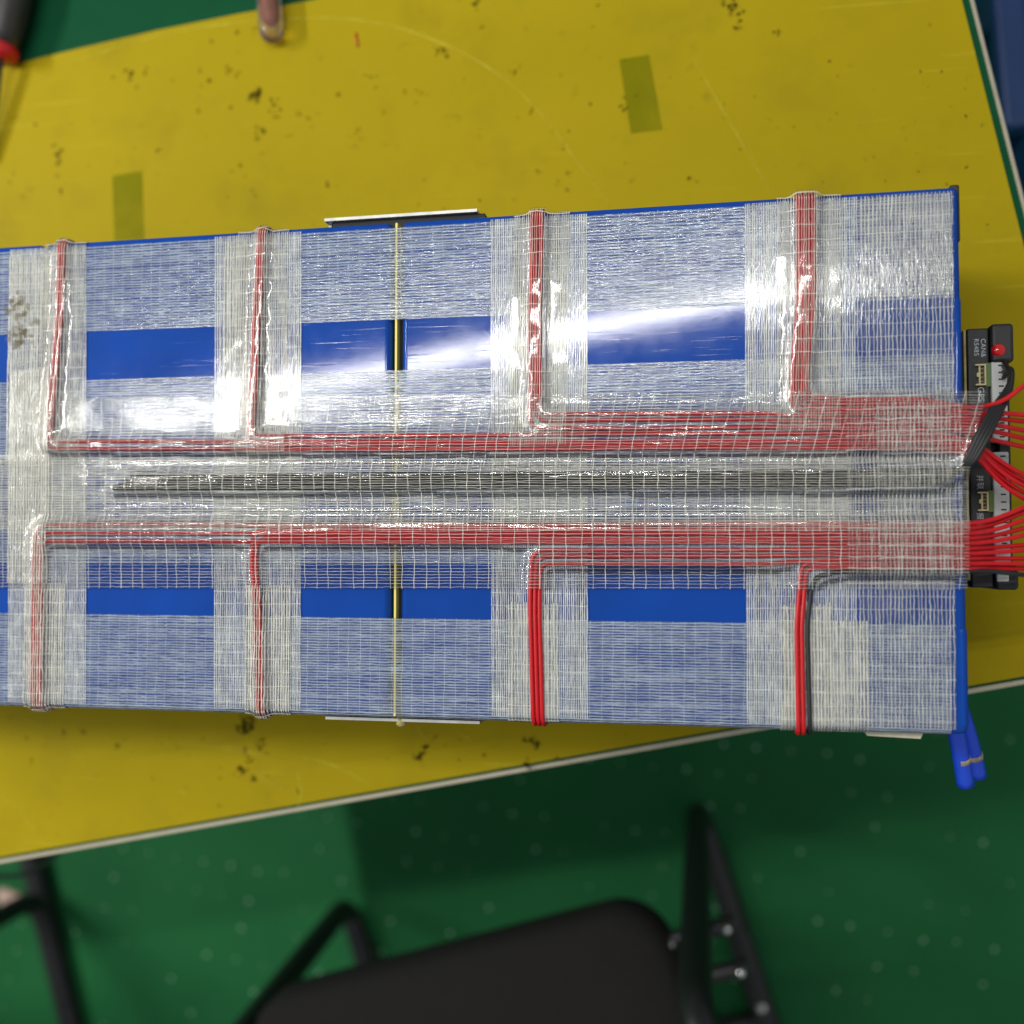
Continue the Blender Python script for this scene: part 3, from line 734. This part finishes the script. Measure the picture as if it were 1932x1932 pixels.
# long strips over the wires along the middle
tape([W2(88, 752), W2(1862, 737), W2(1820, 874), W2(88, 884)], 'x', 5, True, "thread_thin", seed=21, weft=.0072, tw=.00030, pitch=.0018, film="film_new", label="loose ended mesh tape over the upper red wires reaching the control board")
tape(hq(868, 862, 1004, 1000, -60, 1826), 'x', 6, True, "thread_cream", seed=22, weft=.0074, tw=.00036, pitch=.0015, film="film_mid", label="mesh tape over the flat black cable along the middle")
tape(hq(972, 968, 1112, 1109, -60, 1824), 'x', 7, True, "thread_thin", seed=23, weft=.0076, tw=.00030, pitch=.0019, film="film_new", label="mesh tape over the lower red wires")
# short crosswise strips on top at the right end
tape(vq(X(1592, 740), X(1790, 740), W2(1600, 738)[1], W2(1600, 1112)[1]), 'y', 8, True, "thread_thin", seed=25, weft=.0070, tw=.00030, pitch=.0019, film="film_new")
tape(vq(X(1652, 880), X(1812, 880), W2(1700, 760)[1], W2(1700, 1084)[1]), 'y', 9, True, "thread_thin", seed=26, weft=.0060, tw=.0004, pitch=.0022, film="film_new")
tape(vq(X(20, 900), X(98, 900), W2(60, 700)[1], W2(60, 1100)[1]), 'y', 8, True, "thread_cream", seed=27, weft=.0070)

# grimy patch on the first crosswise strip
V, F = [], []; zz = ZT + .0016
for k in range(46):
    c = at(random.gauss(40, 12), 545 + 105 * random.random() ** .6, zz)
    dirt_poly(c[:2], random.uniform(.0006, .0030), random.uniform(1, 1.8), random.random() * 3)
gm = pyd("grime_patch", V, F, mat_mixalpha("grime", srgb(120, 112, 84), .05, .55, .8, 400)); topack(gm)
# ------------------------------------------------------------------ wires as objects
def harness(name, paths, mat, label, r=WR):
    root = empty(name, tuple(paths[0][len(paths[0]) // 2] * [1, 1, 0] + [0, 0, ZT]))
    inv = Matrix.Translation(-Vector(root.location))
    tag(root, label, "wire harness")
    for p in paths:
        o = tube("wire", p, r, mat, None, 10); o.parent = root; o.matrix_parent_inverse = inv
    return root
h1 = harness("wire_harness", upper, M["red"], "bundle of red sense wires along the far half of the pack")
h2 = harness("wire_harness", lower, M["red"], "bundle of red sense wires along the near half of the pack")
bs = tube("black_wire", black_single, WR, M["black_rubber"], None, 10)
tag(bs, "single thin black wire beside the last lower pair of red wires", "wire")
h3 = harness("cable_bundle", blackw, M["black_rubber"], "flat black cable bundle under the middle tape rising to the white connector", 0.0014)
h3["category"] = "cable"

# ------------------------------------------------------------------ control board on the right end
BZ = ZT - 0.046
def bp(px, py, z=BZ): return at(px, py, z)
bms = empty("control_board", (*bp(1870, 860)[:2], BZ - .1))
bms_inv = Matrix.Translation(-Vector(bms.location))
def tobms(o): o.parent = bms; o.matrix_parent_inverse = bms_inv; return o
tag(bms, "black cased battery control board with red light and white connectors on the pack end", "control board")
x0 = XR + .0008; x_in = bp(1858, 800)[0]; x_md = bp(1873, 800)[0]; x_out = bp(1917, 800)[0]; x_o2 = bp(1911, 900)[0]
yt, ybm = bp(1880, 610)[1], bp(1880, 1113)[1]
tobms(rbox("case", (x0 + .001, ybm + .001, BZ - .098), (x_o2, yt - .0025, BZ - .012), .0015, M["black_plastic"]))
yle = bp(1890, 683)[1]
tobms(rbox("case_corner", (x_md, yle, BZ - .098), (x_out, yt, BZ), .0022, M["black_plastic"]))
ylo = bp(1890, 1066)[1]
tobms(rbox("case_corner", (x_md, ybm, BZ - .098), (x_out, ylo, BZ), .0022, M["black_plastic"]))
xs0 = bp(1829, 800)[0]
tobms(rbox("cover_panel", (xs0, ybm + .0012, BZ - .03), (x_md - .0006, yt - .002, BZ - .002), .0012, M["black_plastic"]))
tobms(rbox("case_rim", (x_o2 - .0062, ylo + .0004, BZ - .03), (x_o2 + .0004, yle - .0004, BZ - .004), .0012, M["black_plastic"]))
bx0, bx1 = bp(1823, 900)[0], bp(1828, 900)[0]
V, F = [], []
tobms(rbox("board_edge", (bx0, bp(1825, 1095)[1], BZ - .03), (bx1, bp(1825, 622)[1], BZ - .0005), .0004, M["brass"]))
tobms(rbox("backplate", (x0, ybm + .002, BZ - .06), (bx0 - .0002, yt - .004, BZ - .006), 0, M["black_gap"]))
# red light
lc = bp(1885, 660, BZ + .0008)
V, F = [], []
for i in range(7):
    a = i / 6 * math.pi / 2
    for k in range(16):
        b = k / 16 * 2 * math.pi; rr = .0040 * math.cos(a)
        V.append((lc[0] + rr * math.cos(b), lc[1] + rr * math.sin(b), BZ - .0008 + .0024 * math.sin(a)))
for i in range(6):
    for k in range(16): F.append((i * 16 + k, i * 16 + (k + 1) % 16, (i + 1) * 16 + (k + 1) % 16, (i + 1) * 16 + k))
tobms(pyd("indicator_light", V, F, M["led"], None, True))
# white connectors
def connector(py0, py1, nholes, top=BZ - .0015, px0=1873.5, px1=1904):
    xa, xb = bp(px0, 800)[0], bp(px1, 800)[0]
    yb_, ya_ = bp(1890, py1)[1], bp(1890, py0)[1]
    o = tobms(rbox("connector", (xa, yb_, BZ - .02), (xb, ya_, top), .0010, M["white_plastic"]))
    xm = bp(1892, 800)[0]
    for k in range(nholes):
        y = ya_ - (k + .6) * (ya_ - yb_) / (nholes + .2)
        h = rbox("pin_hole", (xm - .0016, y - .0005, top - .001), (xm + .0016, y + .0007, top + .00015), .0003, M["hole"], None, 1)
        h.parent = o; h.matrix_parent_inverse = bms_inv
        h.matrix_parent_inverse = Matrix.Identity(4)
        h.matrix_basis = Matrix.Identity(4)
        h.matrix_parent_inverse = bms_inv.inverted() @ bms_inv
    return o
connector(681, 762, 6); connector(763, 832, 5); connector(852, 985, 9); connector(987, 1064, 5)
tobms(rbox("metal_tab", tuple(bp(1877, 1097, BZ - .004)), tuple(bp(1904, 1078, BZ + .0006)), .0008, M["white_plastic"]))
# small cream sockets with their contacts
def socket(py0, py1):
    xa, xb = bp(1842, 800)[0], bp(1862, 800)[0]
    y1_, y0_ = bp(1850, py0)[1], bp(1850, py1)[1]
    t = .0009; z1 = BZ + .0006; z0 = BZ - .006
    V, F = [], []
    def bxx(lo, hi):
        b = len(V)
        for z in (lo[2], hi[2]):
            for (x, y) in ((lo[0], lo[1]), (hi[0], lo[1]), (hi[0], hi[1]), (lo[0], hi[1])): V.append((x, y, z))
        F.extend([(b, b+3, b+2, b+1), (b+4, b+5, b+6, b+7), (b, b+1, b+5, b+4), (b+1, b+2, b+6, b+5), (b+2, b+3, b+7, b+6), (b+3, b, b+4, b+7)])
    bxx((xa, y0_, z0), (xb - t, y0_ + t, z1)); bxx((xa, y1_ - t, z0), (xb - t, y1_, z1)); bxx((xb - t, y0_, z0), (xb, y1_, z1))
    ym = (y0_ + y1_) / 2
    bxx((xa + .0008, ym - .0012, z0), (xa + .002, ym + .0012, z1 - .0004))
    bxx((xa + .002, y0_ + t, z0), (xa + .003, y1_ - t, z1 - .001))
    o = tobms(pyd("socket", V, F, M["cream"]))
    def sub(name, lo, hi, mat):
        s = rbox(name, lo, hi, 0, mat); s.parent = o; s.matrix_parent_inverse = Matrix.Identity(4); return s
    sub("socket_floor", (xa - .0008, y0_ - .0005, z0 - .001), (xb, y1_ + .0005, z0 + .0002), M["hole"])
    for k in range(4):
        y = y0_ + (k + 1) * (y1_ - y0_) / 5
        sub("contact_pin", (xa + .0032, y - .0004, z0), (xb - t - .0002, y + .0004, z1 - .002), M["brass"])
    s = sub("circuit_board", (xb + .0003, y0_ - .0006, BZ - .03), (bp(1872.5, 800)[0], y1_ + .0008, BZ - .0012), M["pcbgreen"])
socket(687, 727); socket(928, 964)
# cut-outs of the cover around the sockets are dark
def text(body, px, py, size, z):
    cu = bpy.data.curves.new("printed_text", 'FONT'); cu.body = body; cu.size = size
    cu.align_x = 'LEFT'; cu.align_y = 'BOTTOM'; cu.space_character = 1.08
    t = bpy.data.objects.new("printed_text", cu); COL.objects.link(t)
    dg = bpy.context.evaluated_depsgraph_get()
    me = bpy.data.meshes.new_from_object(t.evaluated_get(dg))
    bpy.data.objects.remove(t); bpy.data.curves.remove(cu)
    me.name = "printed_text"; me.materials.clear()
    o = link("printed_text", me, M["print"])
    p = at(px, py, z)
    o.location = p; o.rotation_euler = (0, 0, -math.pi / 2)
    tobms(o); o["label"] = "pale printed marking reading " + body
    return o
ZP = BZ - .002 + .0002
text("CAN&", 1848, 639, .0038, ZP); text("RS485", 1835, 639, .0038, ZP); text("GPS", 1841.5, 730, .0050, ZP)
text("\u5e76\u8054", 1841, 896, .0042, ZP); text("\u62a5\u8b66", 1841, 967, .0042, ZP)

# blue power cables leaving the end of the pack
for k, (pa, pb, z, r) in enumerate((((1806, 1385), (1822, 1481), ZT - .085, .0052), ((1828, 1385), (1846, 1464), ZT - .105, .0052))):
    a, b = at(*pa, z), at(*pb, z - .012)
    d = (b - a) / np.linalg.norm(b - a)
    start = np.array([XR + r - .0004 + k * .0085, YB + .05, z + .004])
    P = resample(fillet([start, start + np.array([0, -.035, 0]), a, b], .02, 5), .004)
    root = tube("power_cable", P, r, M["bluecable"], None, 16)
    tag(root, ["blue insulated power cable end reaching furthest out below the pack corner", "shorter blue insulated power cable end tucked behind the longer one"][k], "cable", "blue power cables")
    m = at(*((1815, 1433) if k == 0 else (1838, 1426)), z - .006)
    V, F = tube_geo([m - d * .0016, m + d * .0016], r * 1.03, 16)
    pyd("tape_ring", V, F, M["cable_tape"], root, True)

# ------------------------------------------------------------------ things on the bench
sd = empty("screwdriver", tuple(at(12, 40, MATZ)))
sinv = Matrix.Translation(-Vector(sd.location))
tag(sd, "black handled screwdriver with a red collar on the green mat", "screwdriver")
zc = MATZ + .0172
A = at(48, -150, zc); Bq = at(0, 92, zc)
dd = (Bq - A) / np.linalg.norm(Bq - A); Ld = np.linalg.norm(Bq - A)
pr = [(0, .010), (.006, .0145), (.02, .0165), (.05, .0170), (Ld - .03, .0170), (Ld - .012, .0150), (Ld, .0125)]
def lathe(name, prof, org, d, mat, sides=20):
    V, F = tube_geo([org + d * s for s, r in prof], np.array([r for s, r in prof]), sides)
    o = pyd(name, V, F, mat, None, True); o.parent = sd; o.matrix_parent_inverse = sinv; return o
lathe("handle", pr, A, dd, M["handle"])
lathe("collar", [(-.003, .0135), (-.001, .0150), (.003, .0152), (.006, .0146), (.0085, .0118)], Bq, dd, M["redplastic"])
lathe("shaft", [(.006, .0036), (.05, .0036), (.09, .0034)], Bq, dd + np.array([0, 0, -.13]), M["darksteel"], 12)

ct = empty("clear_tube", tuple(at(500, 20, SHEET)))
cinv = Matrix.Translation(-Vector(ct.location))
tag(ct, "small clear plastic tube with rounded end and orange filling on the yellow sheet", "tube")
r0 = .0100; zc = SHEET + r0 + .0001
A = at(493, -160, zc); Bq = at(512, 58, zc); d = (Bq - A) / np.linalg.norm(Bq - A); L0 = np.linalg.norm(Bq - A)
prof = [(0, r0 * .9), (.003, r0), (L0, r0 * .96)] + [(L0 + r0 * .95 * math.sin(a), r0 * .96 * math.cos(a)) for a in np.linspace(.2, 1.5, 7)]
V, F = tube_geo([A + d * s for s, r in prof], np.array([r for s, r in prof]), 24)
o = pyd("tube_wall", V, F, M["clear"], None, True); o.parent = ct; o.matrix_parent_inverse = cinv
prof = [(.004, r0 * .5), (L0 - .012, r0 * .5), (L0 - .006, r0 * .38), (L0 - .002, r0 * .1)]
V, F = tube_geo([A + d * s for s, r in prof], np.array([r for s, r in prof]), 16)
o = pyd("filling", V, F, M["orange"], None, True); o.parent = ct; o.matrix_parent_inverse = cinv
sp = [at(683 - 12 + 0, 62, SHEET + .0006), at(683 - 8, 88, SHEET + .0006)]
tag(tube("wire_offcut", resample(sp, .004), .0007, M["red"], None, 8), "tiny red wire offcut lying on the yellow sheet", "offcut")

# ------------------------------------------------------------------ chairs
def chair(Mid, wv, label, group, front):
    wv = _n(wv); ev = np.array([wv[1], -wv[0]])
    root = empty("chair", (Mid[0], Mid[1], 0)); root.matrix_world = Matrix(((wv[0], ev[0], 0, Mid[0]), (wv[1], ev[1], 0, Mid[1]), (0, 0, -1, 0), (0, 0, 0, 1)))
    # right-handed frame: x = width, y = -depth
    root.matrix_world = Matrix(((wv[0], -ev[0], 0, Mid[0]), (wv[1], -ev[1], 0, Mid[1]), (0, 0, 1, 0), (0, 0, 0, 1)))
    tag(root, label, "chair", group)
    q = lambda w_, e_, z_: np.array([w_, -e_, z_])
    rt = .0175
    # seat pad, rounded outline
    out = []
    hw, e0, e1, rc = .238, -.053, .40, .055
    for (cx, cy, a0) in ((hw - rc, e0 + rc, -90), (hw - rc, e1 - rc, 0), (-hw + rc, e1 - rc, 90), (-hw + rc, e0 + rc, 180)):
        for k in range(9):
            a = math.radians(a0 + k * 11.25); out.append((cx + rc * math.cos(a), cy + rc * math.sin(a)))
    n = len(out); V, F = [], []
    for (sc_, z) in ((.94, .395), (1.0, .405), (1.0, .440), (.985, .452), (.95, .459), (.75, .462), (.4, .460)):
        for x, y in out: V.append(q(x * sc_, .17 + (y - .17) * sc_, z))
    for l in range(6):
        for i in range(n): F.append((l * n + i, l * n + (i + 1) % n, (l + 1) * n + (i + 1) % n, (l + 1) * n + i))
    F.append(tuple(range(n))[::-1]); F.append(tuple(6 * n + i for i in range(n)))
    pyd("seat", [tuple(v) for v in V], [f[::-1] for f in F], M["fabric"], root, True)
    for s in (-1, 1):
        # runner on the floor
        P = resample(fillet([q(s * .272, front, rt), q(s * .272, .46, rt)], .02), .02)
        tube("runner", P, rt, M["black_tube"], root, 12)
        # front leg: bends up from the runner, carries on to the arm
        P = resample(fillet([q(s * .272, .14, rt * 1.2), q(s * .272, -.035, rt * 1.3), q(s * .270 if s > 0 else -.225, -.02, .66), q(s * .270 if s > 0 else -.225, .34, .67)], .05, 8), .012)
        tube("leg", P, rt * .88, M["black_tube"], root, 12)
        tube("back_post", resample([q(s * .268, .40, rt), q(s * .255, .44, .67)], .03), rt * .9, M["black_tube"], root, 12)
        # bracket between leg and seat with bolts
        for be in (-.004, .040):
            tube("seat_bracket", resample([q(s * .18, be, .425), q(s * .305, be, .425)], .02), .009, M["black_tube"], root, 10)
            for bxx in (.236, .296):
                V, F = tube_geo([q(s * bxx, be, .430), q(s * bxx, be, .438), q(s * bxx, be, .441)], np.array([.0046, .0046, .003]), 10)
                pyd("bolt", V, F, M["chrome"], root, True)
    tube("cross_bar", resample([q(-.27, .27, rt * .9), q(.27, .27, rt * .9)], .05), rt * .85, M["black_tube"], root, 12)
    V, F = tube_geo([q(.272, .245, rt * 1.9), q(.272, .245, rt * 2.3)], np.array([.007, .005]), 10)
    pyd("bolt", V, F, M["chrome"], root, True)
    rbox("backrest", q(-.21, .455, .60), q(.21, .42, .95), .015, M["fabric"], root, 3)
    tube("back_rail", resample([q(-.262, .435, .62), q(.262, .435, .62)], .05), .010, M["black_tube"], root, 10)
    return root
chair((-0.263, -0.473), (0.953, 0.303), "black upholstered chair pushed up to the bench below the brackets", "black chairs at the bench", .03)
pA, pB = at(118, 1735, 0)[:2], at(166, 1932, 0)[:2]
ev = _n(pB - pA); wv = np.array([-ev[1], ev[0]])
chair(at(98, 1722, 0)[:2] - wv * .272, wv, "black chair with tubular sled frame standing near the dangling cable", "black chairs at the bench", -.20)

# cable hanging below the front of the bench at the left, and a small scrap on the floor
P = [at(-60, 1640, .42), at(0, 1655, .42), at(40, 1652, .43), at(80, 1634, .46), at(120, 1600, .56), np.array([*tb(-.80, .05), TABLE - .026])]
tag(tube("hanging_cable", resample(fillet(P, .05, 6), .01), .003, M["black_rubber"], None, 10), "thin black cable dangling under the front of the bench", "cable")
c = at(15, 1694, .008); V, F = [], []
for i in range(6):
    a = (i / 5 - .5) * math.pi
    for k in range(12):
        b = k / 12 * 2 * math.pi; rr = math.cos(a) * (.019 + .004 * math.sin(3 * b + 1))
        V.append((c[0] + rr * 1.3 * math.cos(b), c[1] + rr * .75 * math.sin(b), .007 + .007 * math.sin(a)))
for i in range(5):
    for k in range(12): F.append((i * 12 + k, i * 12 + (k + 1) % 12, (i + 1) * 12 + (k + 1) % 12, (i + 1) * 12 + k))
tag(pyd("paper_scrap", V, F, simple("scrap_paper", srgb(190, 160, 148), .7), None, True), "crumpled pinkish scrap of paper on the green floor", "paper scrap")

# ------------------------------------------------------------------ blue crate beside the bench
zc = .42
K = at(1893, 242, zc)[:2]; L1 = at(1872, 0, zc)[:2]; L2 = at(1932, 196, zc)[:2]
u1 = _n(L1 - K); u2 = np.array([u1[1], -u1[0]])
if np.dot(u2, L2 - K) < 0: u2 = -u2
cr = empty("storage_crate", (K[0], K[1], 0))
cr.matrix_world = Matrix(((u2[0], u1[0], 0, K[0]), (u2[1], u1[1], 0, K[1]), (0, 0, 1, 0), (0, 0, 0, 1)))
tag(cr, "dark blue plastic crate with lid standing beside the bench", "crate")
rbox("body", (.012, .012, 0), (.40, .55, zc - .03), .01, M["crate"], cr)
rbox("lid", (0, 0, zc - .028), (.412, .562, zc), .006, M["crate"], cr)
rbox("lid_panel", (.03, .03, zc - .002), (.382, .532, zc + .004), .003, M["crate"], cr)
for k in range(5): rbox("rib", (.03 + .08 * k, .002, .03), (.045 + .08 * k, .0125, zc - .032), .002, M["crate"], cr)
for k in range(6): rbox("rib", (.002, .03 + .09 * k, .03), (.0125, .045 + .09 * k, zc - .032), .002, M["crate"], cr)
